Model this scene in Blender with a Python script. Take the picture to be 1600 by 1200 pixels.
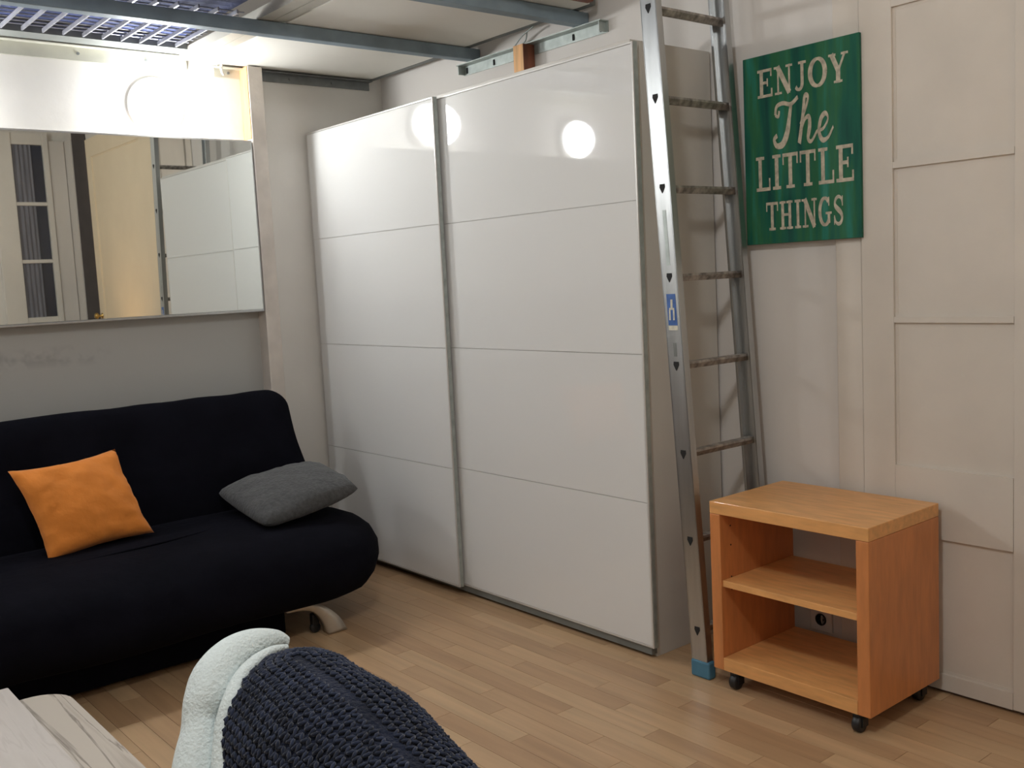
import bpy, bmesh, math, random
from mathutils import Vector, Matrix, noise
random.seed(7)
PI = math.pi
for o in list(bpy.data.objects): bpy.data.objects.remove(o)
S = bpy.context.scene
COL = S.collection

# ------------------------------------------------------------------ camera
CAM = Vector((-2.7821, -4.2378, 1.2861))
yaw, pitch, roll = 0.8811, -0.1053, -0.0500
fw = Vector((math.cos(pitch)*math.cos(yaw), math.cos(pitch)*math.sin(yaw), math.sin(pitch)))
rt = Vector((math.sin(yaw), -math.cos(yaw), 0)); up = rt.cross(fw)
r2 = math.cos(roll)*rt + math.sin(roll)*up; u2 = -math.sin(roll)*rt + math.cos(roll)*up
cd = bpy.data.cameras.new('camera'); cam = bpy.data.objects.new('camera', cd); COL.objects.link(cam)
M = Matrix((r2, u2, -fw)).transposed().to_4x4(); M.translation = CAM
cam.matrix_world = M
cd.sensor_width = 36; cd.lens = 1568.05/1600*36; cd.clip_start = 0.02
S.camera = cam
# ------------------------------------------------------------------ world and exposure
w = bpy.data.worlds.new('world'); S.world = w; w.use_nodes = True
w.node_tree.nodes['Background'].inputs[0].default_value = (0.02, 0.025, 0.04, 1)
w.node_tree.nodes['Background'].inputs[1].default_value = 0.5
S.view_settings.view_transform = 'Standard'; S.view_settings.look = 'None'
S.view_settings.gamma = 1; S.view_settings.use_curve_mapping = False
S.view_settings.exposure = 0.12
GLOBE = 74.0          # radiance of the wall globes
FILL_W = 62.0         # fill lamp added under the ceiling, out of view (W)
WARM_W = 14.0          # small warm lamp beside the cream door (W)

def area_lamp(name, loc, size, watts, color, rot=(0, 0, 0)):
    l = bpy.data.lights.new(name, 'AREA'); l.shape = 'DISK'; l.size = size; l.energy = watts; l.color = color
    o = bpy.data.objects.new(name, l); o.location = loc; o.rotation_euler = rot; COL.objects.link(o); return o
def point_lamp(name, loc, size, watts, color):
    l = bpy.data.lights.new(name, 'POINT'); l.shadow_soft_size = size; l.energy = watts; l.color = color
    o = bpy.data.objects.new(name, l); o.location = loc; COL.objects.link(o); return o
point_lamp('fill_light', (-2.3, -3.3, 2.62), 0.14, FILL_W, (0.97, 0.985, 0.985))  # added fill light inside the unseen pendant
point_lamp('warm_light', (-0.45, -3.85, 0.62), 0.07, WARM_W, (1.0, 0.62, 0.28))

# ------------------------------------------------------------------ materials
def nt(m):
    m.use_nodes = True; return m.node_tree.nodes, m.node_tree.links, m.node_tree.nodes['Principled BSDF']
def mat(name, col, rough=0.6, metal=0.0, var=0.0, nscale=8.0, bump=0.0, bscale=60.0, stretch=(1, 1, 1), coat=0.0, sheen=0.0, ior=1.5, spec=None):
    m = bpy.data.materials.new(name); N, L, b = nt(m)
    b.inputs['Base Color'].default_value = (*col, 1); b.inputs['Roughness'].default_value = rough
    b.inputs['Metallic'].default_value = metal; b.inputs['IOR'].default_value = ior
    if spec is not None: b.inputs['Specular IOR Level'].default_value = spec
    if coat: b.inputs['Coat Weight'].default_value = coat; b.inputs['Coat Roughness'].default_value = 0.03
    if sheen: b.inputs['Sheen Weight'].default_value = sheen; b.inputs['Sheen Roughness'].default_value = 0.5
    g = N.new('ShaderNodeNewGeometry'); mp = N.new('ShaderNodeMapping'); mp.inputs['Scale'].default_value = stretch
    L.new(g.outputs['Position'], mp.inputs['Vector'])
    if var:
        n = N.new('ShaderNodeTexNoise'); n.inputs['Scale'].default_value = nscale; n.inputs['Detail'].default_value = 5
        L.new(mp.outputs[0], n.inputs['Vector'])
        r = N.new('ShaderNodeValToRGB')
        r.color_ramp.elements[0].position = 0.3; r.color_ramp.elements[1].position = 0.7
        r.color_ramp.elements[0].color = (*[c*(1-var) for c in col], 1); r.color_ramp.elements[1].color = (*[min(1, c*(1+var)) for c in col], 1)
        L.new(n.outputs['Fac'], r.inputs['Fac']); L.new(r.outputs['Color'], b.inputs['Base Color'])
    if bump:
        n2 = N.new('ShaderNodeTexNoise'); n2.inputs['Scale'].default_value = bscale; n2.inputs['Detail'].default_value = 4
        L.new(mp.outputs[0], n2.inputs['Vector'])
        bp = N.new('ShaderNodeBump'); bp.inputs['Strength'].default_value = bump; bp.inputs['Distance'].default_value = 0.01
        L.new(n2.outputs['Fac'], bp.inputs['Height']); L.new(bp.outputs['Normal'], b.inputs['Normal'])
    return m
def emis(name, col, s):
    m = bpy.data.materials.new(name); N, L, b = nt(m)
    b.inputs['Base Color'].default_value = (0.8, 0.8, 0.8, 1)
    b.inputs['Emission Color'].default_value = (*col, 1); b.inputs['Emission Strength'].default_value = s
    return m

m_wall = mat('wall_plaster', (0.74, 0.71, 0.665), 0.85, var=0.04, nscale=3, bump=0.12, bscale=25)
m_wall2 = mat('side_wall_paint', (0.68, 0.645, 0.61), 0.7, var=0.03, nscale=2.5, bump=0.10, bscale=18)
m_ceil = mat('ceiling_paint', (0.72, 0.70, 0.66), 0.9, var=0.03)
m_trim = mat('trim_paint', (0.66, 0.60, 0.53), 0.5, var=0.04, nscale=5, bump=0.08, bscale=30)
m_cream = mat('cream_door_paint', (0.82, 0.70, 0.52), 0.5, var=0.03, nscale=4)
m_dark = mat('recess_shade_paint', (0.07, 0.06, 0.06), 0.8, var=0.1)
m_crack = mat('shadow_gap_paint', (0.16, 0.11, 0.08), 0.9, var=0.1)
m_gloss = mat('white_gloss_glass', (0.76, 0.755, 0.74), 0.035, var=0.006, nscale=2, ior=1.5)
m_carc = mat('white_melamine', (0.60, 0.57, 0.52), 0.45, var=0.02)
m_dframe = mat('white_lacquered_frame', (0.62, 0.60, 0.57), 0.35, 0.2, var=0.02)
m_alu = mat('aluminium', (0.50, 0.51, 0.51), 0.36, 1.0, var=0.10, nscale=30, bump=0.05, bscale=200, stretch=(1, 1, .1))
m_rung = mat('worn_rung_metal', (0.36, 0.33, 0.30), 0.5, 0.7, var=0.5, nscale=45)
m_galv = mat('galvanised_steel', (0.42, 0.46, 0.44), 0.5, 0.6, var=0.15, nscale=30)
m_rail = mat('grey_rail_steel', (0.20, 0.21, 0.21), 0.5, 0.5, var=0.15, nscale=20)
m_rail_l = mat('pale_painted_rail', (0.50, 0.49, 0.42), 0.5, 0.2, var=0.1, nscale=10)
m_beam = mat('blue_grey_beam_paint', (0.25, 0.32, 0.37), 0.55, 0.2, var=0.15, nscale=10)
m_board = mat('white_loft_board', (0.84, 0.82, 0.76), 0.6, var=0.02, nscale=4)
m_fram = mat('loft_frame_bar', (0.52, 0.50, 0.44), 0.5, 0.2, var=0.08)
m_dfram = mat('dark_frame_strip', (0.20, 0.21, 0.20), 0.6, 0.2, var=0.1)
m_matt = mat('blue_mattress_fabric', (0.022, 0.034, 0.115), 0.9, var=0.55, nscale=9, bump=0.3, bscale=80)
m_wire = mat('mesh_base_bars', (0.36, 0.36, 0.40), 0.4, 0.5, var=0.2, nscale=20)
m_pine = mat('pine_wood', (0.72, 0.40, 0.17), 0.55, var=0.2, nscale=14, stretch=(4, 4, .4), bump=0.1)
m_redw = mat('red_brown_wood', (0.22, 0.07, 0.035), 0.5, var=0.3, nscale=30, stretch=(1, 1, .2))
m_post = mat('painted_post', (0.66, 0.60, 0.54), 0.7, var=0.10, nscale=9, bump=0.25, bscale=20)
m_sofa = mat('black_cotton_cover', (0.0050, 0.0050, 0.0085), 0.95, var=0.2, nscale=6, bump=0.5, bscale=14, spec=0.06)
m_chrome = mat('satin_steel', (0.50, 0.45, 0.38), 0.35, 0.6, var=0.1)
m_black = mat('black_plastic', (0.012, 0.012, 0.013), 0.45, var=0.1)
m_orange = mat('orange_cotton', (0.76, 0.25, 0.045), 0.9, var=0.08, nscale=10, bump=0.5, bscale=22, sheen=0.1, spec=0.2)
m_greyp = mat('charcoal_fleece', (0.085, 0.086, 0.088), 0.95, var=0.2, nscale=70, bump=0.5, bscale=90, sheen=0.15, spec=0.15)
m_beech = mat('beech_veneer', (0.76, 0.38, 0.135), 0.42, var=0.13, nscale=10, stretch=(6, 1, 6), bump=0.02, coat=0.15)
m_beech_shaded = mat('beech_upright_shaded', (0.60, 0.225, 0.072), 0.42, var=0.12, nscale=12, stretch=(4, 4, .7), bump=0.02, coat=0.15)  # same beech darkened: the shade on the sides is in the colour
m_blue = mat('blue_rubber', (0.07, 0.20, 0.30), 0.6, var=0.15)
m_hole = mat('rung_hole_black', (0.01, 0.01, 0.01), 0.8)
m_sticker = mat('blue_sticker', (0.05, 0.13, 0.38), 0.4, var=0.2, nscale=40)
m_stick2 = mat('pale_sticker', (0.65, 0.62, 0.50), 0.4, var=0.2, nscale=60)
m_base = mat('lamp_base_white', (0.80, 0.79, 0.77), 0.5)
m_globe = emis('lit_opal_globe', (0.955, 0.98, 0.985), GLOBE)
m_wshade = emis('lit_small_shade', (1.0, 0.62, 0.30), 4.0)
m_cshade = emis('lit_fill_shade', (1.0, 0.88, 0.72), 4.0)
m_brass = mat('brass', (0.55, 0.36, 0.12), 0.3, 1.0)
m_knit = mat('navy_knit_wool', (0.012, 0.016, 0.032), 0.95, var=0.35, nscale=16, bump=0.6, bscale=160, sheen=0.12, spec=0.1)
m_knit2 = mat('navy_knit_stitch', (0.018, 0.024, 0.046), 0.9, var=0.5, nscale=55, sheen=0.18, spec=0.15)
m_fleece = mat('white_fleece', (0.66, 0.73, 0.73), 1.0, var=0.03, nscale=20, bump=0.35, bscale=220, sheen=0.2, spec=0.1)
m_lam = None
m_letter = mat('distressed_cream_paint', (0.50, 0.44, 0.34), 0.7, var=0.3, nscale=60)
m_curtain = mat('sheer_curtain', (0.20, 0.20, 0.23), 0.9, var=0.2, nscale=10, stretch=(8, 8, .4))
m_night = mat('night_glass', (0.04, 0.045, 0.07), 0.15)
m_socket = mat('socket_plastic', (0.70, 0.68, 0.64), 0.4)

# mirror silvering
m_mirror = bpy.data.materials.new('mirror_silver'); N, L, b = nt(m_mirror)
b.inputs['Base Color'].default_value = (0.80, 0.83, 0.80, 1); b.inputs['Metallic'].default_value = 1; b.inputs['Roughness'].default_value = 0.012

# wall below the mirror: smudge stain over a grey that carries the mirror's shade
m_smudge_shade = bpy.data.materials.new('stained_shaded_wall'); N, L, b = nt(m_smudge_shade)
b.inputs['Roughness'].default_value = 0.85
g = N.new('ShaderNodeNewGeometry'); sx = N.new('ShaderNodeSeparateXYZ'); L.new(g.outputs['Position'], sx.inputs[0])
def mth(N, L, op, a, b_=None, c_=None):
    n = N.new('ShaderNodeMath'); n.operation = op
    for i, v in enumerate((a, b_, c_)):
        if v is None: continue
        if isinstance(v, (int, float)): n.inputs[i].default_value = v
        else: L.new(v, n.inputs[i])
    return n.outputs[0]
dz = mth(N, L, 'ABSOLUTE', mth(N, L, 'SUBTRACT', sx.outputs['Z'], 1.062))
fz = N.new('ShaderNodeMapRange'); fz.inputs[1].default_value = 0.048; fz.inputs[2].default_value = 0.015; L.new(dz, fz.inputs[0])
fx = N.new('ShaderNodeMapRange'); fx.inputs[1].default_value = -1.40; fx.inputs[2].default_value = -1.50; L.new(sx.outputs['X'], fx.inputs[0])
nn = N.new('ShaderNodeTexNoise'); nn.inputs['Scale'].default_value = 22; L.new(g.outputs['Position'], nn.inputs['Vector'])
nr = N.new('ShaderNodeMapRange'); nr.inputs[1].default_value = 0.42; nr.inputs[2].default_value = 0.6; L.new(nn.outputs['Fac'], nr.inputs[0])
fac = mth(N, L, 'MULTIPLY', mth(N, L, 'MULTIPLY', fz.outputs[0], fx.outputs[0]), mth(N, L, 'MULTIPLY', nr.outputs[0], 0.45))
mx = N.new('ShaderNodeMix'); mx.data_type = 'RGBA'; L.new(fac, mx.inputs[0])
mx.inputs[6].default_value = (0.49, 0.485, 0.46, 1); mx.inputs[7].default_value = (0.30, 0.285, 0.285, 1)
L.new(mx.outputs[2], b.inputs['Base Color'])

# laminate floor strips: one tone per strip, fine grain along y
m_floor = bpy.data.materials.new('laminate_strips'); N, L, b = nt(m_floor)
b.inputs['Roughness'].default_value = 0.36
g = N.new('ShaderNodeNewGeometry'); oi = N.new('ShaderNodeObjectInfo')
rnd = mth(N, L, 'FRACT', mth(N, L, 'ADD', g.outputs['Random Per Island'], oi.outputs['Random']))
mp = N.new('ShaderNodeMapping'); mp.inputs['Scale'].default_value = (30, 2.2, 30); L.new(g.outputs['Position'], mp.inputs['Vector'])
cb = N.new('ShaderNodeCombineXYZ'); L.new(mth(N, L, 'MULTIPLY', rnd, 37.0), cb.inputs[2])
va = N.new('ShaderNodeVectorMath'); L.new(mp.outputs[0], va.inputs[0]); L.new(cb.outputs[0], va.inputs[1])
n1 = N.new('ShaderNodeTexNoise'); n1.inputs['Scale'].default_value = 1.0; n1.inputs['Detail'].default_value = 6; L.new(va.outputs[0], n1.inputs['Vector'])
tone = N.new('ShaderNodeValToRGB'); L.new(rnd, tone.inputs['Fac'])
cr = tone.color_ramp; cr.elements[0].color = (0.43, 0.265, 0.145, 1); cr.elements[1].color = (0.56, 0.375, 0.215, 1)
e = cr.elements.new(0.5); e.color = (0.50, 0.32, 0.18, 1)
gr = N.new('ShaderNodeMapRange'); gr.inputs[1].default_value = 0.3; gr.inputs[2].default_value = 0.7; gr.inputs[3].default_value = 0.86; gr.inputs[4].default_value = 1.1; L.new(n1.outputs['Fac'], gr.inputs[0])
mx = N.new('ShaderNodeMix'); mx.data_type = 'RGBA'; mx.blend_type = 'MULTIPLY'; mx.inputs[0].default_value = 1
L.new(tone.outputs['Color'], mx.inputs[6]); L.new(gr.outputs[0], mx.inputs[7]); L.new(mx.outputs[2], b.inputs['Base Color'])

# pale striped laminate of the coffee table
def laminate(name, c0, c1, line):
    m = bpy.data.materials.new(name); N, L, b = nt(m); b.inputs['Roughness'].default_value = 0.45
    g = N.new('ShaderNodeNewGeometry'); mp = N.new('ShaderNodeMapping'); mp.inputs['Scale'].default_value = (26, 1.4, 26); L.new(g.outputs['Position'], mp.inputs['Vector'])
    n = N.new('ShaderNodeTexNoise'); n.inputs['Scale'].default_value = 1.0; n.inputs['Detail'].default_value = 5; n.inputs['Distortion'].default_value = 0.6; L.new(mp.outputs[0], n.inputs['Vector'])
    r = N.new('ShaderNodeValToRGB'); L.new(n.outputs['Fac'], r.inputs['Fac']); r.color_ramp.elements[0].position = 0.34; r.color_ramp.elements[1].position = 0.66
    r.color_ramp.elements[0].color = (*c0, 1); r.color_ramp.elements[1].color = (*c1, 1)
    e = r.color_ramp.elements.new(0.47); e.color = (*c1, 1); e = r.color_ramp.elements.new(0.50); e.color = (*line, 1); e = r.color_ramp.elements.new(0.53); e.color = (*c1, 1)
    L.new(r.outputs['Color'], b.inputs['Base Color']); return m
m_lam = laminate('pale_striped_laminate', (0.36, 0.30, 0.24), (0.47, 0.41, 0.34), (0.20, 0.16, 0.12))
m_lam2 = laminate('pale_smooth_laminate', (0.48, 0.43, 0.39), (0.52, 0.47, 0.43), (0.47, 0.42, 0.38))

# green distressed sign paint
m_sign = bpy.data.materials.new('distressed_green_paint'); N, L, b = nt(m_sign); b.inputs['Roughness'].default_value = 0.6; b.inputs['Specular IOR Level'].default_value = 0.3
g = N.new('ShaderNodeNewGeometry'); mp = N.new('ShaderNodeMapping'); mp.inputs['Scale'].default_value = (14, 14, 1.3); L.new(g.outputs['Position'], mp.inputs['Vector'])
n = N.new('ShaderNodeTexNoise'); n.inputs['Scale'].default_value = 1.7; n.inputs['Detail'].default_value = 8; L.new(mp.outputs[0], n.inputs['Vector'])
r = N.new('ShaderNodeValToRGB'); L.new(n.outputs['Fac'], r.inputs['Fac'])
r.color_ramp.elements[0].position = 0.28; r.color_ramp.elements[0].color = (0.004, 0.055, 0.048, 1)
r.color_ramp.elements[1].position = 0.78; r.color_ramp.elements[1].color = (0.07, 0.26, 0.19, 1)
e = r.color_ramp.elements.new(0.45); e.color = (0.008, 0.11, 0.07, 1)
e = r.color_ramp.elements.new(0.55); e.color = (0.024, 0.13, 0.055, 1)
e = r.color_ramp.elements.new(0.66); e.color = (0.018, 0.18, 0.13, 1)
L.new(r.outputs['Color'], b.inputs['Base Color'])

# ------------------------------------------------------------------ helpers
def finish(name, bm, m, parent=None, smooth=False):
    bmesh.ops.recalc_face_normals(bm, faces=bm.faces[:])
    me = bpy.data.meshes.new(name); bm.to_mesh(me); bm.free()
    if smooth:
        for p in me.polygons: p.use_smooth = True
    for mm in (m if isinstance(m, (list, tuple)) else [m]): me.materials.append(mm)
    o = bpy.data.objects.new(name, me); COL.objects.link(o)
    if parent is not None: o.parent = parent
    return o
def box(bm, x0, x1, y0, y1, z0, z1, bev=0.0, seg=2):
    t = bmesh.new()
    vs = [t.verts.new((x, y, z)) for x in (min(x0, x1), max(x0, x1)) for y in (min(y0, y1), max(y0, y1)) for z in (min(z0, z1), max(z0, z1))]
    for f in ((0, 1, 3, 2), (4, 6, 7, 5), (0, 4, 5, 1), (2, 3, 7, 6), (0, 2, 6, 4), (1, 5, 7, 3)): t.faces.new([vs[i] for i in f])
    if bev: bmesh.ops.bevel(t, geom=t.edges[:], offset=bev, segments=seg, profile=0.5, affect='EDGES')
    merge(bm, t); return bm
def merge(bm, t, M=None):
    if M is not None: bmesh.ops.transform(t, matrix=M, verts=t.verts[:])
    mp_ = {v: bm.verts.new(v.co) for v in t.verts}
    for f in t.faces:
        nf = bm.faces.new([mp_[v] for v in f.verts]); nf.smooth = f.smooth; nf.material_index = f.material_index
    t.free()
def cyl(bm, p0, p1, r, seg=16, r1=None):
    p0, p1 = Vector(p0), Vector(p1); d = p1-p0; t = bmesh.new()
    bmesh.ops.create_cone(t, cap_ends=True, segments=seg, radius1=r, radius2=r if r1 is None else r1, depth=d.length)
    q = d.to_track_quat('Z', 'Y').to_matrix().to_4x4(); q.translation = (p0+p1)/2
    merge(bm, t, q); return bm
def lathe(bm, prof, centre, axis=(0, 0, 1), seg=32):
    q = Vector(axis).to_track_quat('Z', 'Y').to_matrix(); c = Vector(centre); rings = []
    for r, h in prof:
        rings.append([bm.verts.new(c + q @ Vector((r*math.cos(a*2*PI/seg), r*math.sin(a*2*PI/seg), h))) for a in range(seg)])
    for a, b_ in zip(rings[:-1], rings[1:]):
        for i in range(seg): bm.faces.new((a[i], a[(i+1) % seg], b_[(i+1) % seg], b_[i]))
    for rg in (rings[0], rings[-1]):
        try: bm.faces.new(rg)
        except ValueError: pass
    return bm
def tube(bm, pts, rad, seg=12, flat=1.0):
    rings = []; n = len(pts); pts = [Vector(p) for p in pts]
    for i, p in enumerate(pts):
        t = (pts[min(i+1, n-1)] - pts[max(i-1, 0)]).normalized()
        a = t.cross(Vector((0, 0, 1)));
        if a.length < 1e-3: a = Vector((1, 0, 0))
        a.normalize(); b_ = t.cross(a); r = rad[i] if isinstance(rad, (list, tuple)) else rad
        rings.append([bm.verts.new(p + a*r*math.cos(k*2*PI/seg) + b_*r*flat*math.sin(k*2*PI/seg)) for k in range(seg)])
    for a, b_ in zip(rings[:-1], rings[1:]):
        for i in range(seg): bm.faces.new((a[i], a[(i+1) % seg], b_[(i+1) % seg], b_[i]))
    bm.faces.new(rings[0]); bm.faces.new(rings[-1]); return bm
def catmull(P, n):
    out = []; P = [tuple(p) for p in P]
    for i in range(len(P)-1):
        a, b_, c, d = P[max(i-1, 0)], P[i], P[i+1], P[min(i+2, len(P)-1)]
        for k in range(n):
            t = k/n
            out.append(tuple(0.5*((2*b_[j]) + (-a[j]+c[j])*t + (2*a[j]-5*b_[j]+4*c[j]-d[j])*t*t + (-a[j]+3*b_[j]-3*c[j]+d[j])*t**3) for j in range(len(b_))))
    out.append(P[-1]); return out
def B(*a, **k): return box(bmesh.new(), *a, **k)
def part(name, m, parent, *a, **k):
    sm = k.pop('smooth', False); return finish(name, box(bmesh.new(), *a, **k), m, parent, sm)
def empty(name, loc, label, cat, group=None):
    o = bpy.data.objects.new(name, None); o.location = loc; o.empty_display_size = 0.1; COL.objects.link(o)
    tag(o, label, cat, group); return o
def tag(o, label, cat, group=None):
    o['label'] = label; o['category'] = cat
    if group: o['group'] = group
    return o
def root_fix(root):
    """children were modelled in world space: make them local to the root"""
    inv = Matrix.Translation(-Vector(root.location))
    for c in [o for o in bpy.data.objects if o.parent == root]:
        c.matrix_parent_inverse = inv
def struct(name, m, *a, **k):
    o = finish(name, box(bmesh.new(), *a, **k), m); o['kind'] = 'structure'; return o

# ------------------------------------------------------------------ room shell
XW, YE, HC = -3.6, -5.2, 3.0      # far left wall x, wall behind the camera y, ceiling
G1 = 0.03                          # mirror wall stands at y = G1
struct('wall_back', m_wall, XW-.1, .1, G1, G1+.1, 0, HC)
struct('wall_shade_sheet', m_smudge_shade, XW, -.7425, G1-.002, G1, 0, 1.23)  # thin sheet added to paint in the shade below the mirror
struct('wall_right', m_wall2, 0, .1, -5.2, G1, 0, HC)
struct('wall_left', m_wall, XW-.1, XW, YE, G1, 0, HC)
struct('wall_front', m_wall, XW-.1, .1, YE-.1, YE, 0, HC)
struct('ceiling', m_ceil, XW-.1, .1, YE-.1, G1+.1, HC, HC+.1)
fl = struct('floor', m_crack, XW-.1, .1, YE-.1, G1+.1, -.08, -.006)
# laminate strips
PW, PL = 0.070, 0.48
near, far_bm = [], bmesh.new(); shared = {}
ncol = int(3.6/PW)+1; k = 0
for i in range(ncol):
    x1 = -0.001 - i*PW; x0 = max(x1-PW, XW)
    if x1-x0 < .01: continue
    off = (i*0.37 % 1)*PL + random.uniform(-.03, .03)
    y = G1 - off + PL
    while y > YE:
        ya, yb = min(y, G1), max(y-PL, YE); y -= PL
        if ya-yb < 0.02: continue
        dims = (round(x1-x0, 4), round(ya-yb, 4)); g_ = .0006
        vis = (-2.75 < x0 and -3.75 < (ya+yb)/2 < -.35 and yb > -3.75)
        if vis and k < 290:
            if dims not in shared:
                t = B(-dims[0]/2+g_, dims[0]/2-g_, -dims[1]/2+g_, dims[1]/2-g_, -.008, 0); 
                o = finish('plank', t, m_floor, fl); shared[dims] = o.data
            else:
                o = bpy.data.objects.new('plank', shared[dims]); COL.objects.link(o); o.parent = fl
            o.location = ((x0+x1)/2, (ya+yb)/2, 0); k += 1
        else:
            box(far_bm, x0+g_, x1-g_, yb+g_, ya-g_, -.008, 0)
o = finish('plank_field', far_bm, m_floor, fl); o['kind'] = 'stuff'

# baseboard gap line + casing and door leaf of the right wall
struct('baseboard_right', m_trim, -.012, 0, -2.474, -2.03, 0.004, .075, bev=.003)
# door casing (structure) 
tr = struct('trim_1', m_trim, -.010, 0.0, -2.566, -2.478, .004, 2.62, bev=.003)
def door_leaf(name, y0, y1, panels, m, xf=-.006):
    """leaf with recessed panels: stiles and rails stand proud of sunk panels"""
    bm = bmesh.new(); z0, z1 = .012, 2.6
    ys = [p[:2] for p in panels]; ya, yb = panels[0][0], panels[0][1]
    box(bm, xf, 0, ya, y0, z0, z1, bev=.002); box(bm, xf, 0, y1, yb, z0, z1, bev=.002)
    zs = sorted([(p[2], p[3]) for p in panels]); prev = z0
    for a, b_ in zs + [(z1, z1)]:
        if a-prev > .005: box(bm, xf, 0, yb+.0005, ya-.0005, prev, a)
        prev = b_
    o = finish(name, bm, m); o['kind'] = 'structure'
    for (a, b_, c, d) in panels:
        t = bmesh.new(); box(t, xf+.010 if xf < -.012 else -.001, 0, b_+.006, a-.006, c+.006, d-.006)
        # bevelled moulding frame
        mo = .009
        for (ya_, yb_, za, zb_) in ((a, a-mo, c, d), (b_+mo, b_, c, d), (a-mo, b_+mo, c, c+mo), (a-mo, b_+mo, d-mo, d)):
            box(t, xf*.55, 0, yb_, ya_, za, zb_)
        finish('door_panel', t, m, o)
    return o
leafp = [(-2.675, -3.022, 1.565, 2.002), (-2.675, -3.022, 1.115, 1.547), (-2.675, -3.022, .672, 1.098), (-2.675, -3.022, .06, .466), (-2.675, -3.022, 2.03, 2.5)]
door_leaf('door_1', -2.572, -3.10, leafp, m_trim, xf=-.020)
struct('gap_shade_side', m_crack, -.0015, 0, -2.5712, -2.5665, .012, 2.6)  # dark strip painted in for the shade in the gap beside the leaf
struct('gap_shade_floor', m_crack, -.004, 0, -3.10, -2.575, 0.0005, .0115)  # dark strip painted in for the shade under the leaf
struct('trim_2', m_cream, -.03, 0, -3.20, -3.104, .004, 2.62, bev=.004)
struct('trim_3', m_cream, -.018, 0, -3.30, -3.204, .004, 2.62, bev=.004)
d2 = door_leaf('door_2', -3.304, -4.64, [(-3.42, -4.52, .25, 2.45)], m_cream, xf=-.014)
t = bmesh.new(); lathe(t, [(.0, 0), (.024, 0), (.024, .004), (.010, .008), (.010, .03), (.026, .04), (.028, .052), (.018, .064), (.0, .066)], (-.014, -4.585, 1.14), (-1, 0, 0), 20)
finish('door_knob', t, m_brass, d2, True)
struct('doorway_shade', m_dark, -.012, 0, -4.99, -4.65, .004, 2.75)  # flat dark panel standing in for a doorway in shadow
struct('trim_5', m_wall2, -.02, 0, -5.19, -5.0, .004, 2.66, bev=.002)
# french window and shutter leaf in the wall behind the camera
wn = finish('window_1', B(-.62, -.455, YE, YE+.045, .06, 2.72, bev=.004), m_wall); wn['kind'] = 'structure'
finish('window_frame', B(-.205, -.16, YE, YE+.045, .06, 2.72, bev=.004), m_wall, wn)
for za, zb_ in ((.06, .35), (1.10, 1.15), (1.615, 1.645), (2.105, 2.135), (2.62, 2.72)):
    finish('window_bar', B(-.455, -.205, YE, YE+.035, za, zb_, bev=.003), m_wall, wn)
for za, zb_ in ((.35, 1.10), (1.15, 1.615), (1.645, 2.105), (2.135, 2.62)):
    finish('window_pane', B(-.453, -.207, YE+.004, YE+.012, za+.002, zb_-.002), m_night, wn)
t = bmesh.new()
xs = [-.45+.0075*i for i in range(33)]
a = [t.verts.new((x, YE+.022+.005*math.sin(i*1.3), .3)) for i, x in enumerate(xs[::1]) if x < -.30]
b2 = [t.verts.new((v.co.x, v.co.y, 2.62)) for v in a]
for i in range(len(a)-1): t.faces.new((a[i], a[i+1], b2[i+1], b2[i]))
o = finish('net_curtain', t, m_curtain); so = o.modifiers.new('thickness', 'SOLIDIFY'); so.thickness = .0015
tag(o, 'thin grey net curtain over the dark window seen in the mirror', 'curtain')
struct('trim_6', m_wall2, -.155, -.025, YE, YE+.03, .004, 2.66, bev=.003)

# ------------------------------------------------------------------ timber post, rails, mirror on the back wall
y0 = G1-.0021
PF = -.050
o = finish('timber_post', B(-.741, -.672, PF, G1, .0, 2.268, bev=.003), m_post); tag(o, 'painted upright timber post beside the right edge of the mirror', 'post')
# the left flank of the post above the mirror is bare pine
finish('bare_pine_face', B(-.7445, -.7411, PF+.003, y0, 1.955, 2.266), m_pine, o)

mr = empty('wall_mirror', (-1.95, 0, 1.19), 'wide rectangular wall mirror above the black sofa', 'mirror')
MX0, MX1, MZ0, MZ1 = -3.05, -.7465, 1.192, 1.941
finish('mirror_glass', B(MX0+.006, MX1-.003, -.0465, -.042, MZ0+.012, MZ1-.003), m_mirror, mr)
finish('backing_board', B(MX0, MX1-.001, -.0418, y0, MZ0, MZ1), m_carc, mr)
t = bmesh.new(); box(t, MX0, MX1, -.050, -.0425, MZ0, MZ0+.011, bev=.002); box(t, MX1-.0028, MX1, -.049, -.0425, MZ0+.011, MZ1); box(t, MX0, MX0+.006, -.049, -.0425, MZ0+.011, MZ1)
finish('mirror_edging', t, m_alu, mr)
t = bmesh.new(); box(t, MX0, MX1, -.047, -.0425, MZ1-.0028, MZ1+.004)
finish('top_edging', t, m_dframe, mr); root_fix(mr)

# support rails
def rail(name, label, x0, x1, z0, z1, m, holes, tab=True):
    r = empty(name, ((x0+x1)/2, y0, z0), label, 'rail')
    t = bmesh.new(); box(t, x0, x1, y0-.006, y0, z0, z1); box(t, x0, x1, y0-.040, y0-.006, z1-.004, z1)
    finish('angle_bar', t, m, r)
    for h in holes:
        t = bmesh.new(); cyl(t, (h, y0-.006, (z0+z1)/2), (h, y0-.011, (z0+z1)/2), .006, 10); finish('bolt_head', t, m_rail, r)
    root_fix(r); return r
rail('support_rail', 'pale steel support rail on the wall under the blue mattress', -3.4, -.985, 2.236, 2.292, m_rail_l, [-1.16, -1.434, -1.75, -2.3])
rail('support_rail', 'dark grey steel support rail on the wall right of the post', -.668, -.075, 2.224, 2.264, m_rail, [-.28, -.5])
rail('support_rail', 'short pale rail stub on the wall between mirror lamp and post', -.865, -.745, 2.224, 2.264, m_rail_l, [-.80])
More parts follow.
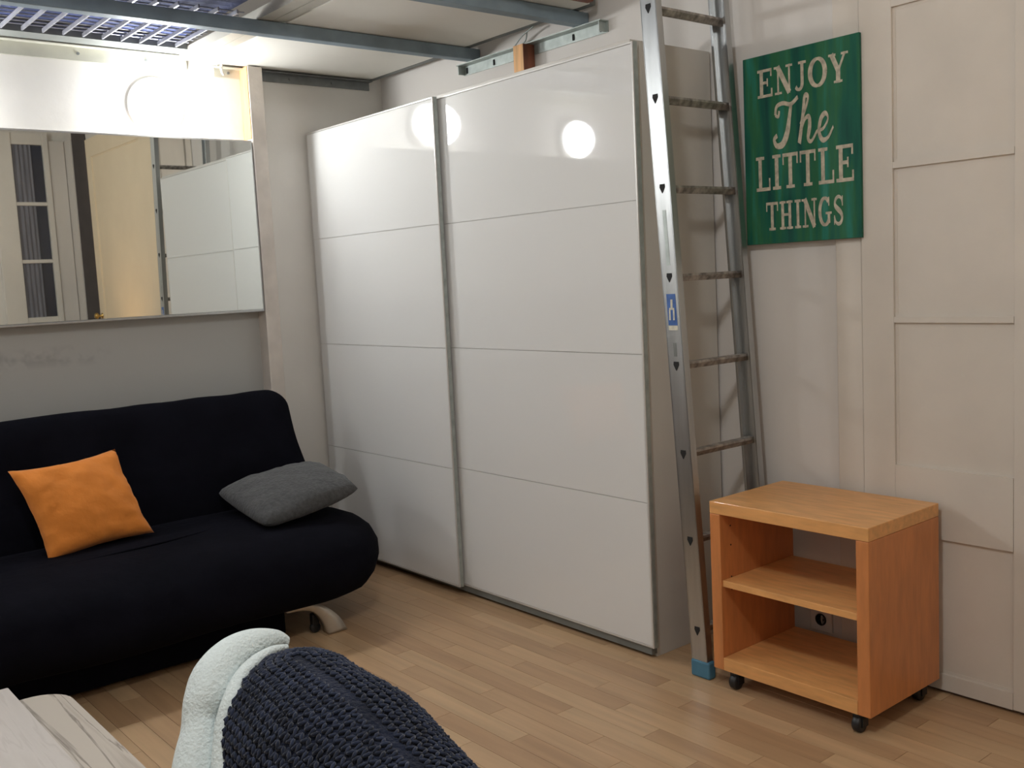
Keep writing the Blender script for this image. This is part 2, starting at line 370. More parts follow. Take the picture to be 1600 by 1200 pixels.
t = bmesh.new(); pts = catmull([(-.862, -.05, 2.262), (-.868, -.06, 2.245), (-.862, -.055, 2.228), (-.852, -.045, 2.222)], 6); tube(t, pts, .006, 8)
o = finish('hook', t, m_socket, None, True); tag(o, 'small white hook under the corner of the white loft board', 'hook')

# ------------------------------------------------------------------ loft bed underside
lf = empty('loft_platform', (-1.7, -.7, 2.222), 'raised loft bed platform of blue-grey beams and white underboards', 'loft bed')
for yy in (-.766, -1.436):
    t = bmesh.new(); box(t, XW+.01, -.004 if yy > -1 else -.004, yy, yy+.05, 2.222, 2.270, bev=.003)
    finish('beam', t, m_beam, lf)
BY = -2.16
bd = finish('white_underboard', B(-.915, -.08, -1.52, y0-.004, 2.2725, 2.288), m_board, lf)
t = bmesh.new()
box(t, -.078, -.050, -1.52, y0-.004, 2.272, 2.296); finish('edge_strip', t, m_dfram, lf)
t = bmesh.new(); box(t, -1.030, -.975, -1.52, y0-.042, 2.2725, 2.31); box(t, -.972, -.945, -1.52, y0-.042, 2.2725, 2.296); box(t, -.94, -.918, -1.52, y0-.004, 2.276, 2.29)
finish('frame_bar', t, m_fram, lf)
t = bmesh.new(); box(t, XW+.01, -1.034, -.115, y0-.045, 2.294, 2.33); finish('edge_strip', t, m_dfram, lf)
for i in range(34):
    x = -1.085-.0735*i
    if x < XW+.05: break
    finish('slat', B(x-.003, x+.003, -.712, -.118, 2.297, 2.311), m_wire, lf)
for j in range(12):
    y = -.135-.048*j
    t = bmesh.new(); cyl(t, (XW+.02, y, 2.317), (-1.036, y, 2.317), .003, 6); finish('wire', t, m_wire, lf)
root_fix(lf)
o = finish('mattress', B(XW+.02, -1.04, -1.50, -.118, 2.336, 2.46, bev=.03, seg=3), m_matt, None, True)
tag(o, 'deep blue mattress seen through the mesh base from below', 'mattress')
o = finish('wooden_plank', B(-.42, -.10, -1.56, -1.45, 2.2985, 2.318), m_redw); tag(o, 'red-brown wooden plank lying on the loft beyond the second beam', 'plank')
finish('bearer', B(-.42, -.10, -1.56, -1.53, 2.27, 2.298), m_redw, o)

# bracket on the right wall with the wood block and a loose cable
br = empty('wall_bracket', (0, -1.09, 2.18), 'galvanised steel angle bracket on the wall above the wardrobe', 'bracket')
t = bmesh.new(); box(t, -.005, 0, -1.535, -.645, 2.178, 2.2205); box(t, -.045, -.005, -1.535, -.645, 2.2165, 2.2205); finish('angle_bar', t, m_galv, br)
for yy in (-.672, -1.50, -1.35, -.86):
    t = bmesh.new(); box(t, -.009, -.005, yy-.004, yy+.004, 2.185, 2.208); finish('slot', t, m_hole, br)
for yy in (-.652, -1.522):
    finish('end_tab', B(-.040, -.005, yy-.002, yy+.002, 2.18, 2.2165), m_galv, br)
root_fix(br)
o = finish('timber_block', B(-.066, -.0055, -1.118, -1.058, 2.094, 2.2155, bev=.001), m_pine); tag(o, 'small orange timber block fixed on the steel wall bracket', 'block')
finish('dark_side_face', B(-.0655, -.006, -1.1195, -1.1181, 2.0945, 2.215), m_redw, o)  # thin darker red-brown face on the block's right side
t = bmesh.new(); tube(t, catmull([(-.06, -1.18, 2.268), (-.05, -1.10, 2.25), (-.03, -1.03, 2.228), (-.012, -1.0, 2.224), (-.02, -1.08, 2.235), (-.05, -1.13, 2.262)], 8), .0028, 6)
o = finish('cable', t, m_galv, None, True); tag(o, 'thin loose grey cable looping above the wall bracket', 'cable')

# ------------------------------------------------------------------ wardrobe
wd = empty('wardrobe', (-.2, -1.0, 0), 'large white gloss wardrobe with two sliding doors', 'wardrobe')
WY0, WY1, WT = .012, -2.012, 2.01
finish('side_panel', B(-.373, -.012, WY1, WY1+.018, 0, WT, bev=.0008), m_carc, wd)
finish('side_panel', B(-.373, -.012, WY0-.018, WY0, 0, WT, bev=.0008), m_carc, wd)
finish('top_panel', B(-.373, -.012, WY1+.0182, WY0-.0182, WT-.018, WT), m_carc, wd)
finish('bottom_panel', B(-.373, -.012, WY1+.0182, WY0-.0182, .05, .068), m_carc, wd)
finish('back_panel', B(-.016, -.012, WY1+.0182, WY0-.0182, .068, WT-.0182), m_carc, wd)
finish('plinth', B(-.355, -.340, WY1+.0182, WY0-.0182, 0, .0495), m_dark, wd)
finish('door_track', B(-.400, -.3735, WY1, WY0, WT-.055, WT, bev=.001), m_carc, wd)
finish('door_track', B(-.400, -.3735, WY1, WY0, .012, .038, bev=.001), m_dfram, wd)
def slide_door(ya, yb, xf):
    z0, z1 = .040, 2.0; th = .021; fr = .007
    d = finish('door', B(xf+.004, xf+th, yb+.001, ya-.001, z0+.001, z1-.001), m_dframe, wd)
    t = bmesh.new(); box(t, xf-.001, xf+.0038, ya-fr, ya, z0, z1, bev=.001); box(t, xf-.001, xf+.0038, yb, yb+fr, z0, z1, bev=.001)
    box(t, xf-.001, xf+.0038, yb+fr, ya-fr, z1-fr, z1, bev=.001); box(t, xf-.001, xf+.0038, yb+fr, ya-fr, z0, z0+fr, bev=.001)
    finish('door_frame', t, m_dframe, d)
    finish('edge_profile', B(xf+.0045, xf+th-.001, yb-.0012, yb+.0008, z0, z1), m_galv, d)
    zs = [z0+fr, .532, 1.020, 1.510, z1-fr]
    for a, b_ in zip(zs[:-1], zs[1:]):
        finish('gloss_panel', B(xf, xf+.0037, yb+fr+.0006, ya-fr-.0006, a+.0011, b_-.0011), m_gloss, d)
slide_door(.018, -.998, -.4385)
slide_door(-.972, -2.029, -.407)
root_fix(wd)

# ------------------------------------------------------------------ wall lamps
def wall_lamp(x, z, label):
    r = empty('wall_lamp', (x, y0, z), label, 'lamp')
    t = bmesh.new(); lathe(t, [(0, 0), (.118, 0), (.120, .006), (.116, .022), (.095, .026), (0, .026)], (x, y0, z), (0, -1, 0), 40); finish('lamp_base', t, m_base, r, True)
    t = bmesh.new(); prof = [(0.001, .0265)]
    for i in range(0, 15):
        a = i/14*PI/2; prof.append((.100*math.cos(a)+.0005, .045+.075*math.sin(a)))
    prof.insert(1, (.088, .0265)); lathe(t, prof, (x, y0, z), (0, -1, 0), 40); finish('glass_globe', t, m_globe, r, True)
    root_fix(r); return r
wall_lamp(-1.135, 2.078, 'bright round opal wall lamp above the mirror, nearest to the post')
wall_lamp(-2.09, 2.05, 'round opal wall lamp above the middle of the mirror, mirrored in the right wardrobe door')
wall_lamp(-3.10, 2.05, 'unseen round opal wall lamp added for fill near the left side wall')  # third globe, added out of view to fill from the left

# pendant added as fill light, and the small warm lamp near the cream door (both out of frame)
pl = empty('fill_pendant', (-2.3, -3.3, 3.0), 'unseen pale shaded pendant lamp added for fill light', 'lamp')
t = bmesh.new(); cyl(t, (-2.3, -3.3, 2.78), (-2.3, -3.3, 3.0), .004, 8); finish('fill_pendant_cord', t, m_base, pl)
t = bmesh.new(); lathe(t, [(.20, 2.68), (.203, 2.68), (.143, 2.84), (.14, 2.84), (.20, 2.68)], (-2.3, -3.3, 0), (0, 0, 1), 32); finish('lamp_shade', t, m_base, pl, True); root_fix(pl)  # shade of the added fill pendant
tl = empty('small_floor_lamp', (-.45, -3.85, 0), 'small warm lamp standing on the floor by the cream door', 'lamp')
t = bmesh.new(); lathe(t, [(0, 0), (.09, 0), (.09, .015), (.012, .03), (.012, .48), (0, .48)], (-.45, -3.85, 0), (0, 0, 1), 24); finish('lamp_stand', t, m_brass, tl, True)
t = bmesh.new(); lathe(t, [(.13, .48), (.132, .48), (.092, .74), (.09, .74), (.13, .48)], (-.45, -3.85, 0), (0, 0, 1), 28); finish('lamp_shade', t, m_wall, tl, True); root_fix(tl)

# ------------------------------------------------------------------ ladder
LX0, LX1 = -.412, -.056
ly = lambda z: -2.230 + .0605*z
ld = empty('ladder', (-.23, -2.23, 0), 'tall aluminium ladder leaning beside the right end of the wardrobe', 'ladder')
RZ = [.150, .437, .711, .988, 1.262, 1.535, 1.808, 2.079, 2.352]
def stile(xa, xb, holes):
    ZT = 2.55; z0 = .05; t = bmesh.new(); hw = .030; sgn = 1 if xb > xa else -1
    def slab(x_0, x_1, d0, d1):
        vs = [t.verts.new((x, ly(z)+d, z)) for x in sorted((x_0, x_1)) for d in (d0, d1) for z in (z0, ZT)]
        for f in ((0, 1, 3, 2), (4, 6, 7, 5), (0, 4, 5, 1), (2, 3, 7, 6), (0, 2, 6, 4), (1, 5, 7, 3)): t.faces.new([vs[i] for i in f])
    slab(xa, xa+sgn*.003, -hw, hw)                       # web
    for s in (-1, 1): slab(xa, xb, s*hw-.0015 if s < 0 else hw-.0015, s*hw+.0015 if s < 0 else hw+.0015)
    slab(xb-sgn*.002, xb, -hw, -hw+.008); slab(xb-sgn*.002, xb, hw-.008, hw)
    st = finish('stile', t, m_alu, ld)
    if holes:
        for z in RZ:
            t = bmesh.new(); y = ly(z); x = xa-.0009*sgn
            P = [(y+.010, z+.014), (y-.010, z+.014), (y-.011, z+.004), (y-.001, z-.014), (y+.001, z-.014), (y+.011, z+.004)]
            vs = [t.verts.new((x, a, b_)) for a, b_ in P]; ws = [t.verts.new((x+.002*sgn, a, b_)) for a, b_ in P]
            t.faces.new(vs); t.faces.new(ws)
            for i in range(6): t.faces.new((vs[i], vs[(i+1) % 6], ws[(i+1) % 6], ws[i]))
            finish('rung_socket', t, m_hole, st)
    return st
s1 = stile(LX0, LX0+.026, True); s2 = stile(LX1, LX1-.026, False)
for z in RZ:
    t = bmesh.new(); xs0, xs1 = LX0+.004, LX1-.004; y = ly(z); n = 10; rings = []
    P = [(-.014, .010), (.014, .010), (.015, .003), (.004, -.013), (-.004, -.013), (-.015, .003)]
    for i in range(n+1):
        x = xs0+(xs1-xs0)*i/n; rings.append([t.verts.new((x, y+a, z+b_)) for a, b_ in P])
    for a, b_ in zip(rings[:-1], rings[1:]):
        for i in range(6): t.faces.new((a[i], a[(i+1) % 6], b_[(i+1) % 6], b_[i]))
    t.faces.new(rings[0]); t.faces.new(rings[-1]); finish('rung', t, m_rung, ld)
for xa in (LX0-.004, LX1-.030):
    t = bmesh.new(); y = ly(0)
    box(t, xa, xa+.034, y-.037, y+.037, .0005, .056, bev=.006); finish('rubber_foot', t, m_blue, ld)
# stickers on the near stile
def sticker(z0, z1, m, dw=.018):
    t = bmesh.new(); x = LX0-.0006
    vs = [t.verts.new((x, ly(z)+d, z)) for d, z in ((-dw, z0), (dw, z0), (dw, z1), (-dw, z1))]
    ws = [t.verts.new(v.co+Vector((.0005, 0, 0))) for v in vs]; t.faces.new(vs); t.faces.new(ws)
    for i in range(4): t.faces.new((vs[i], vs[(i+1) % 4], ws[(i+1) % 4], ws[i]))
    return finish('sticker', t, m, ld)
sticker(1.115, 1.212, m_sticker); sticker(1.100, 1.113, m_stick2); sticker(1.018, 1.06, m_dfram, .006); sticker(1.30, 1.47, m_galv, .007)
t = bmesh.new(); x = LX0-.0014; zc = 1.165; y = ly(zc)     # white figure mark on the sticker
for a in ((-.004, .004, .004, .030), (-.010, .010, -.002, .004), (-.011, -.005, -.034, -.002), (.005, .011, -.034, -.002)):
    box(t, x, x+.0006, y+a[0], y+a[1], zc+a[2], zc+a[3])
finish('sticker_mark', t, m_stick2, ld)
root_fix(ld)

# ------------------------------------------------------------------ rolling cabinet
cb = empty('shelf_cabinet', (-.235, -2.56, 0), 'orange beech open shelf cabinet on black castors', 'cabinet')
CX0, CX1, CY0, CY1, CZ0, CZ1 = -.422, -.048, -2.824, -2.292, .055, .581
finish('top_panel', B(CX0, CX1, CY0, CY1, CZ1-.038, CZ1, bev=.002), m_beech, cb)
finish('bottom_panel', B(CX0, CX1, CY0+.0385, CY1-.0385, CZ0, CZ0+.040, bev=.001), m_beech, cb)
for a, b_ in ((CY0, CY0+.038), (CY1-.038, CY1)):
    sp = finish('side_panel', B(CX0, CX1, a, b_, CZ0, CZ1-.0385, bev=.002), m_beech_shaded, cb)
    if a == CY0:
        pass
    else:
        for zz in (.30, .34, .44, .50):
            t = bmesh.new(); cyl(t, (CX0+.05, a-.0005, zz), (CX0+.05, a+.001, zz), .003, 8); finish('peg_hole', t, m_hole, sp)
finish('shelf', B(CX0+.006, CX1-.01, CY0+.0385, CY1-.0385, .318, .338, bev=.001), m_beech, cb)
for cx_, cy_ in ((CX0+.016, CY0+.045), (CX0+.016, CY1-.07), (CX1-.06, CY0+.034), (CX1-.06, CY1-.07)):
    t = bmesh.new(); cyl(t, (cx_+.006, cy_, .049), (cx_+.006, cy_, .0548), .020, 16); cyl(t, (cx_, cy_, .035), (cx_, cy_, .05), .009, 12)
    box(t, cx_-.006, cx_+.022, cy_-.016, cy_-.012, .016, .046, bev=.001); box(t, cx_-.006, cx_+.022, cy_+.012, cy_+.016, .016, .046, bev=.001)
    box(t, cx_-.006, cx_+.016, cy_-.016, cy_+.016, .040, .047, bev=.001)
    c_ = finish('castor', t, m_black, cb)
    t = bmesh.new(); lathe(t, [(.004, -.0115), (.021, -.0115), (.0235, -.008), (.0235, .008), (.021, .0115), (.004, .0115)], (cx_+.002, cy_, .0237), (0, 1, 0), 20); finish('wheel', t, m_black, c_, True)
root_fix(cb)
# socket on the wall behind it
so = empty('wall_socket', (0, -2.40, .12), 'white wall socket seen through the open shelf cabinet', 'socket')
finish('cover_plate', B(-.008, -.0005, -2.442, -2.362, .085, .165, bev=.002), m_socket, so)
t = bmesh.new(); lathe(t, [(.016, .0), (.020, .0), (.020, .003), (.016, .003), (.016, 0)], (-.008, -2.402, .125), (-1, 0, 0), 20)
for d in (-.008, .008): cyl(t, (-.0075, -2.402+d, .125), (-.0088, -2.402+d, .125), .0025, 8)
finish('socket_ring', t, m_hole, so); root_fix(so)

# ------------------------------------------------------------------ sign
sg = empty('wooden_sign', (0, -2.357, 1.65), 'green weathered wooden wall sign with cream words', 'sign')
SX = -.034
finish('sign_board', B(SX, -.0225, -2.567, -2.149, 1.354, 1.951, bev=.0015), m_sign, sg)
finish('backing_batten', B(-.0223, -.0002, -2.44, -2.27, 1.86, 1.90), m_pine, sg)
def quadstroke(bm, pts, wd_):
    """flat stroke in letter space from a polyline with widths"""
    n = len(pts); Lp, Rp = [], []; zl = (max([v.co.z for v in bm.verts])+.08) if len(bm.verts) else 0
    for i, p in enumerate(pts):
        a = pts[max(i-1, 0)]; b_ = pts[min(i+1, n-1)]; dx, dy = b_[0]-a[0], b_[1]-a[1]; l = math.hypot(dx, dy) or 1
        nx, ny = -dy/l, dx/l; w_ = (wd_[i] if isinstance(wd_, (list, tuple)) else wd_)/2
        Lp.append(bm.verts.new((p[0]+nx*w_, p[1]+ny*w_, zl+.011*i))); Rp.append(bm.verts.new((p[0]-nx*w_, p[1]-ny*w_, zl+.011*i)))
    for i in range(n-1): bm.faces.new((Lp[i], Lp[i+1], Rp[i+1], Rp[i]))
def arc(cx, cy, rx, ry, a0, a1, n=18):
    return [(cx+rx*math.cos(math.radians(a0+(a1-a0)*i/n)), cy+ry*math.sin(math.radians(a0+(a1-a0)*i/n))) for i in range(n+1)]
def glyph(c):
    bm = bmesh.new()
    V = lambda x, w_=.21, a=0, b_=1: quadstroke(bm, [(x, a), (x, b_)], w_)
    Hh = lambda y, a, b_, w_=.10: quadstroke(bm, [(a, y), (b_, y)], w_)
    s = .05
    if c == 'E':
        V(.27); Hh(s, .02, .95); Hh(1-s, .02, .92); Hh(.52, .27, .66); V(.93, .09, 0, .30); V(.90, .09, .72, 1); V(.66, .08, .38, .66)
    elif c == 'N':
        V(.22, .09); V(.83, .09); quadstroke(bm, [(.20, .98), (.83, .02)], .22); Hh(s, .04, .42, .08); Hh(1-s, .0, .30, .08); Hh(1-s, .65, 1, .08)
    elif c == 'J':
        V(.62, .22, .28, 1); Hh(1-s, .34, .92, .09); quadstroke(bm, [(.62, .30)]+arc(.36, .26, .26, .22, 0, -150, 12), [.22]*4+[.18, .16, .14, .12, .11, .10, .12, .14, .15, .15])
    elif c == 'O':
        p = arc(.5, .5, .40, .455, 0, 360, 36); quadstroke(bm, p, [.10+.13*abs(math.cos(math.radians(i*10))) for i in range(37)])
    elif c == 'Y':
        V(.5, .22, 0, .48); quadstroke(bm, [(.5, .42), (.16, .98)], .21); quadstroke(bm, [(.52, .42), (.86, .98)], .10); Hh(s, .28, .72, .08); Hh(1-s, 0, .38, .08); Hh(1-s, .66, 1.02, .08)
    elif c == 'L':
        V(.32); Hh(s, .06, .96); Hh(1-s, .06, .60, .09); V(.93, .09, 0, .36)
    elif c == 'I':
        V(.5, .36); Hh(s, .08, .92, .09); Hh(1-s, .08, .92, .09)
    elif c == 'T':
        V(.5, .22); Hh(1-s, .02, .98); Hh(s, .24, .76, .09); V(.06, .08, .68, 1); V(.94, .08, .68, 1)
    elif c == 'H':
        V(.24, .19); V(.76, .19); Hh(.52, .24, .76, .09)
        for y in (s, 1-s): Hh(y, .03, .46, .08); Hh(y, .54, .97, .08)
    elif c == 'G':
        p = arc(.5, .5, .38, .45, 48, 318, 26); quadstroke(bm, p, [.10+.12*abs(math.cos(math.radians(48+270*i/26))) for i in range(27)]); V(.80, .18, .10, .44); Hh(.44, .56, 1.0, .08); V(.80, .08, .68, .98)
    elif c == 'S':
        p = catmull([(.84, .72), (.72, .90), (.48, .955), (.24, .86), (.20, .68), (.42, .55), (.66, .44), (.80, .28), (.70, .10), (.48, .045), (.26, .11), (.14, .30)], 4)
        quadstroke(bm, p, [.10+.10*math.exp(-((i-len(p)/2)/11)**2) for i in range(len(p))]); V(.84, .07, .64, .98); V(.15, .07, .02, .34)
    elif c == 'sT':
        quadstroke(bm, catmull([(.10, .70), (.16, .88), (.42, .93), (.72, .88), (1.0, 1.0)], 6), .09)
        quadstroke(bm, catmull([(.10, .70), (.22, .66), (.26, .78)], 5), .07)
        quadstroke(bm, catmull([(.74, .90), (.66, .60), (.56, .28), (.38, .06), (.14, .04), (.04, .18), (.16, .26)], 6), [.10+.08*math.exp(-((i-14)/8)**2) for i in range(37)])
    elif c == 'sh':
        quadstroke(bm, catmull([(.16, .42), (.44, .74), (.56, .96), (.40, .98), (.30, .60), (.10, .02)], 6), [.06+.10*(i/30) for i in range(31)])
        quadstroke(bm, catmull([(.16, .20), (.38, .50), (.60, .54), (.62, .34), (.54, .10), (.70, .03), (.98, .22)], 6), [.07+.09*math.exp(-((i-18)/8)**2) for i in range(37)])
    elif c == 'se':
        quadstroke(bm, catmull([(.02, .22), (.40, .26), (.66, .44), (.52, .56), (.26, .46), (.14, .20), (.34, .02), (.66, .06), (.96, .26)], 6), [.07+.09*math.exp(-((i-28)/10)**2) for i in range(49)])
    return bm
def write(chars, ytop, zb, zt, yl, yr, names=None, overlap=0.92, widths=None):
    widths = widths or [1]*len(chars); tot = sum(widths); y = yl
    for c, w_ in zip(chars, widths):
        cw = (yl-yr)*w_/tot; bm = glyph(c); r = bmesh.ops.extrude_face_region(bm, geom=bm.faces[:])
        for v in [e_ for e_ in r['geom'] if isinstance(e_, bmesh.types.BMVert)]: v.co.z += 1
        for v in bm.verts:
            u_, v_, k_ = v.co; v.co = Vector((SX-.0002-.0009*k_, y-u_*cw*overlap, zb+v_*(zt-zb)))
        finish('letter', bm, m_letter, sg); y -= cw
write('ENJOY', 0, 1.818, 1.906, -2.205, -2.535, widths=[1, 1.15, .8, 1.1, 1.1])
write(['sT', 'sh', 'se'], 0, 1.655, 1.800, -2.262, -2.478, overlap=1.05, widths=[1.15, .9, .75])
write('LITTLE', 0, 1.524, 1.634, -2.19, -2.552, widths=[1, .62, 1, 1, 1, 1.05])
write('THINGS', 0, 1.396, 1.486, -2.228, -2.515, widths=[1, 1.1, .55, 1.15, 1, .85])
root_fix(sg); sg.location.y -= .015

# ------------------------------------------------------------------ sofa
sf = empty('sofa_bed', (-1.57, -.6, 0), 'black fabric-covered sofa bed under the wall mirror', 'sofa')
def rrect(x0, x1, y0_, y1, r, n=8):
    P = []
    rs = r if isinstance(r, (list, tuple)) else (r, r, r, r)     # x1y1, x0y1, x0y0, x1y0
    for (cx_, cy_, a0, rr) in ((x1, y1, 0, rs[0]), (x0, y1, 90, rs[1]), (x0, y0_, 180, rs[2]), (x1, y0_, 270, rs[3])):
        sx_ = -1 if cx_ == x1 else 1; sy_ = -1 if cy_ == y1 else 1
        for i in range(n+1):
            a = math.radians(a0+90*i/n); P.append((cx_+sx_*rr+rr*math.cos(a), cy_+sy_*rr+rr*math.sin(a)))
    # resample evenly so folds have vertices
    out = []; tot = len(P)
    for i in range(tot):
        a, b_ = P[i], P[(i+1) % tot]; d = math.hypot(a[0]-b_[0], a[1]-b_[1]); k_ = max(1, int(d/.05))
        for j in range(k_): out.append((a[0]+(b_[0]-a[0])*j/k_, a[1]+(b_[1]-a[1])*j/k_))
    return out
def cushion_body(x0, x1, y0_, y1, rr, levels, xf=None, fold=.006):
    """stack of inset outlines -> soft closed body; levels: (h, inset front/sides)"""
    base = rrect(x0, x1, y0_, y1, rr); cx_, cy_ = (x0+x1)/2, (y0_+y1)/2; hx, hy = (x1-x0)/2, (y1-y0_)/2
    t = bmesh.new(); rings = []
    for h, ins in levels:
        rg = []
        for (x, y) in base:
            sx_ = (hx-ins)/hx; sy_ = max(.0, (hy-ins)/hy)
            p = Vector((cx_+(x-cx_)*sx_, cy_+(y-cy_)*sy_, h))
            p += Vector((noise.noise(p*5), noise.noise(p*5+Vector((9, 0, 0))), noise.noise(Vector((p.x*2.2, p.y*7, p.z*3))+Vector((0, 5, 0))))) * fold
            if xf: p = xf(p)
            rg.append(t.verts.new(p))
        rings.append(rg)
    n = len(base)
    for a, b_ in zip(rings[:-1], rings[1:]):
        for i in range(n): t.faces.new((a[i], a[(i+1) % n], b_[(i+1) % n], b_[i]))
    for rg in (rings[0], rings[-1]):
        c = sum((v.co for v in rg), Vector())/n; cv = t.verts.new(c)
        for i in range(n): t.faces.new((rg[i], rg[(i+1) % n], cv))
    return t
seat_levels = [(.125, .16), (.130, .09), (.150, .045), (.19, .015), (.235, .0), (.285, .005), (.330, .025), (.365, .06), (.385, .11), (.395, .18), (.400, .27), (.402, .36)]
def seatx(p):
    # the front roll droops and the end is full
    f = max(0, min(1, (-p.y-.65)/.4)); p.z -= .02*f*f*(1 if p.z > .25 else 0); return p
seat = finish('seat', cushion_body(-2.62, -.690, -1.075, -.17, (.10, .10, .34, .36), seat_levels, seatx, .012), m_sofa, sf, True)
back_levels = [(-.075, .10), (-.07, .05), (-.05, .02), (-.02, .0), (.02, .0), (.05, .015), (.07, .045), (.078, .10), (.08, .16), (.082, .22)]
ang = math.radians(71)
def backx(p):
    # local: x along sofa, y = height along the slope (0..0.62), z = thickness towards the room
    s_, th = p.y, p.z; wid = 1+.055*max(0, (.45-s_))/.45
    x = -1.62+(p.x+1.62)*wid
    return Vector((x, -.335+s_*math.cos(ang)-th*math.sin(ang), .30+s_*math.sin(ang)+th*math.cos(ang)))
finish('backrest', cushion_body(-2.50, -.742, 0, .575, (.085, .085, .05, .05), back_levels, backx, .010), m_sofa, sf, True)
# loose cover folds on the seat and back
def foldridge(pts, r):
    t = bmesh.new(); tube(t, catmull(pts, 6), [r*math.sin(PI*min(.97, max(.05, i/(6*(len(pts)-1)))))+.001 for i in range(6*(len(pts)-1)+1)], 8, .35); return t
finish('cover_fold', foldridge([(-1.95, -.72, .399), (-1.7, -.70, .402), (-1.4, -.66, .402), (-1.15, -.58, .402)], .010), m_sofa, sf, True)
finish('cover_fold', foldridge([(-2.1, -.90, .352), (-1.8, -.86, .368), (-1.45, -.80, .378), (-1.2, -.76, .385)], .012), m_sofa, sf, True)
# bowed steel feet with castors
def sofa_leg(x, s):
    t = bmesh.new(); n = 14
    O = catmull([(.240, .132), (.165, .139), (.095, .118), (.032, .062), (0, .003)], 4); I = catmull([(.238, .124), (.175, .118), (.125, .096), (.090, .048), (.076, .003)], 4); n = len(O)-1
    up_ = [Vector((x-s*a, 0, b_)) for a, b_ in O]; lo_ = [Vector((x-s*a, 0, b_)) for a, b_ in I]
    f = [[t.verts.new(p+Vector((0, y, 0))) for p in L_] for y in (-.985, -.940) for L_ in (up_, lo_)]
    for i in range(n):
        t.faces.new((f[0][i], f[0][i+1], f[1][i+1], f[1][i])); t.faces.new((f[2][i], f[3][i], f[3][i+1], f[2][i+1]))
        t.faces.new((f[0][i], f[2][i], f[2][i+1], f[0][i+1])); t.faces.new((f[1][i], f[1][i+1], f[3][i+1], f[3][i]))
    t.faces.new((f[0][0], f[1][0], f[3][0], f[2][0])); t.faces.new((f[0][n], f[2][n], f[3][n], f[1][n]))
    lg = finish('leg', t, m_chrome, sf, True)
    c = bmesh.new(); lathe(c, [(.003, -.009), (.018, -.009), (.021, -.005), (.021, .005), (.018, .009), (.003, .009)], (x-s*.100, -.92, .0215), (0, 1, 0), 20); finish('castor_wheel', c, m_black, lg, True)
    box_ = finish('castor_mount', B(x-s*.100-.014, x-s*.100+.014, -.932, -.908, .030, .075, bev=.003), m_black, lg)
sofa_leg(-.962, 1); sofa_leg(-2.52, -1)
finish('under_seat_shade', B(-2.45, -1.16, -.885, -.32, .012, .135, bev=.01), m_sofa, sf)  # black block added in place of the shadow under the seat
for xr in (-2.3, -1.05): finish('rear_foot', B(xr, xr+.1, -.30, -.24, 0, .094, bev=.004), m_black, sf)
root_fix(sf)

# ------------------------------------------------------------------ pillows
def pillow(name, label, cat, TL, TR, BR, BL, th, m, pull=.06, wr=.006, n=26, sag=0.0, seed=0, pw=.45, rnd=0.0):
    TL, TR, BR, BL = map(Vector, (TL, TR, BR, BL)); c0 = (TL+TR+BR+BL)/4
    nrm = (TR-TL).cross(BL-TL).normalized()
    if nrm.dot(CAM-c0) < 0: nrm.negate()
    t = bmesh.new(); F, K = {}, {}
    for i in range(n+1):
        for j in range(n+1):
            u, v = -1+2*i/n, -1+2*j/n
            uu = u*(1-pull*(1-v*v)*abs(u)**1.5); vv = v*(1-pull*(1-u*u)*abs(v)**1.5)
            uu *= 1-rnd*v**4*abs(u); vv *= 1-rnd*u**4*abs(v)
            a, b_ = (uu+1)/2, (vv+1)/2
            p = TL*(1-a)*(1-b_)+TR*a*(1-b_)+BR*a*b_+BL*(1-a)*b_
            h = th*((1-u*u)*(1-v*v))**pw
            e_ = max(abs(u), abs(v)); wn_ = noise.noise(Vector((u*3+seed, v*3, seed)))+.6*noise.noise(Vector((u*7+seed, v*7, 2+seed)))
            w_ = wr*(.4+e_)*wn_
            q = p - Vector((0, 0, sag*(1-v*v)*(1-u*u)))
            F[i, j] = t.verts.new(q+nrm*(h+w_*(1 if h > .004 else .5)))
            K[i, j] = F[i, j] if (i in (0, n) or j in (0, n)) else t.verts.new(q-nrm*(h*.75+w_*.3))
    for i in range(n):
        for j in range(n):
            t.faces.new((F[i, j], F[i+1, j], F[i+1, j+1], F[i, j+1]))
            fs = (K[i, j], K[i, j+1], K[i+1, j+1], K[i+1, j])
            try: t.faces.new(fs)
            except ValueError: pass
    o = finish(name, t, m, None, True); tag(o, label, cat)
    # piping seam round the edge
    s_ = bmesh.new(); loop = [F_co for F_co in []]
    return o
o = pillow('cushion', 'square orange cushion leaning on the sofa backrest', 'cushion',
       (-1.945, -.425, .700), (-1.545, -.335, .712), (-1.490, -.525, .405), (-1.880, -.585, .385), .072, m_orange, pull=.09, wr=.010, seed=3)
o = pillow('cushion', 'dark grey cushion lying tilted at the right end of the sofa', 'cushion',
       (-1.185, -.37, .480), (-.775, -.47, .550), (-.775, -.85, .492), (-1.19, -.83, .412), .070, m_greyp, pull=.02, wr=.006, seed=8, pw=.36, rnd=.07)

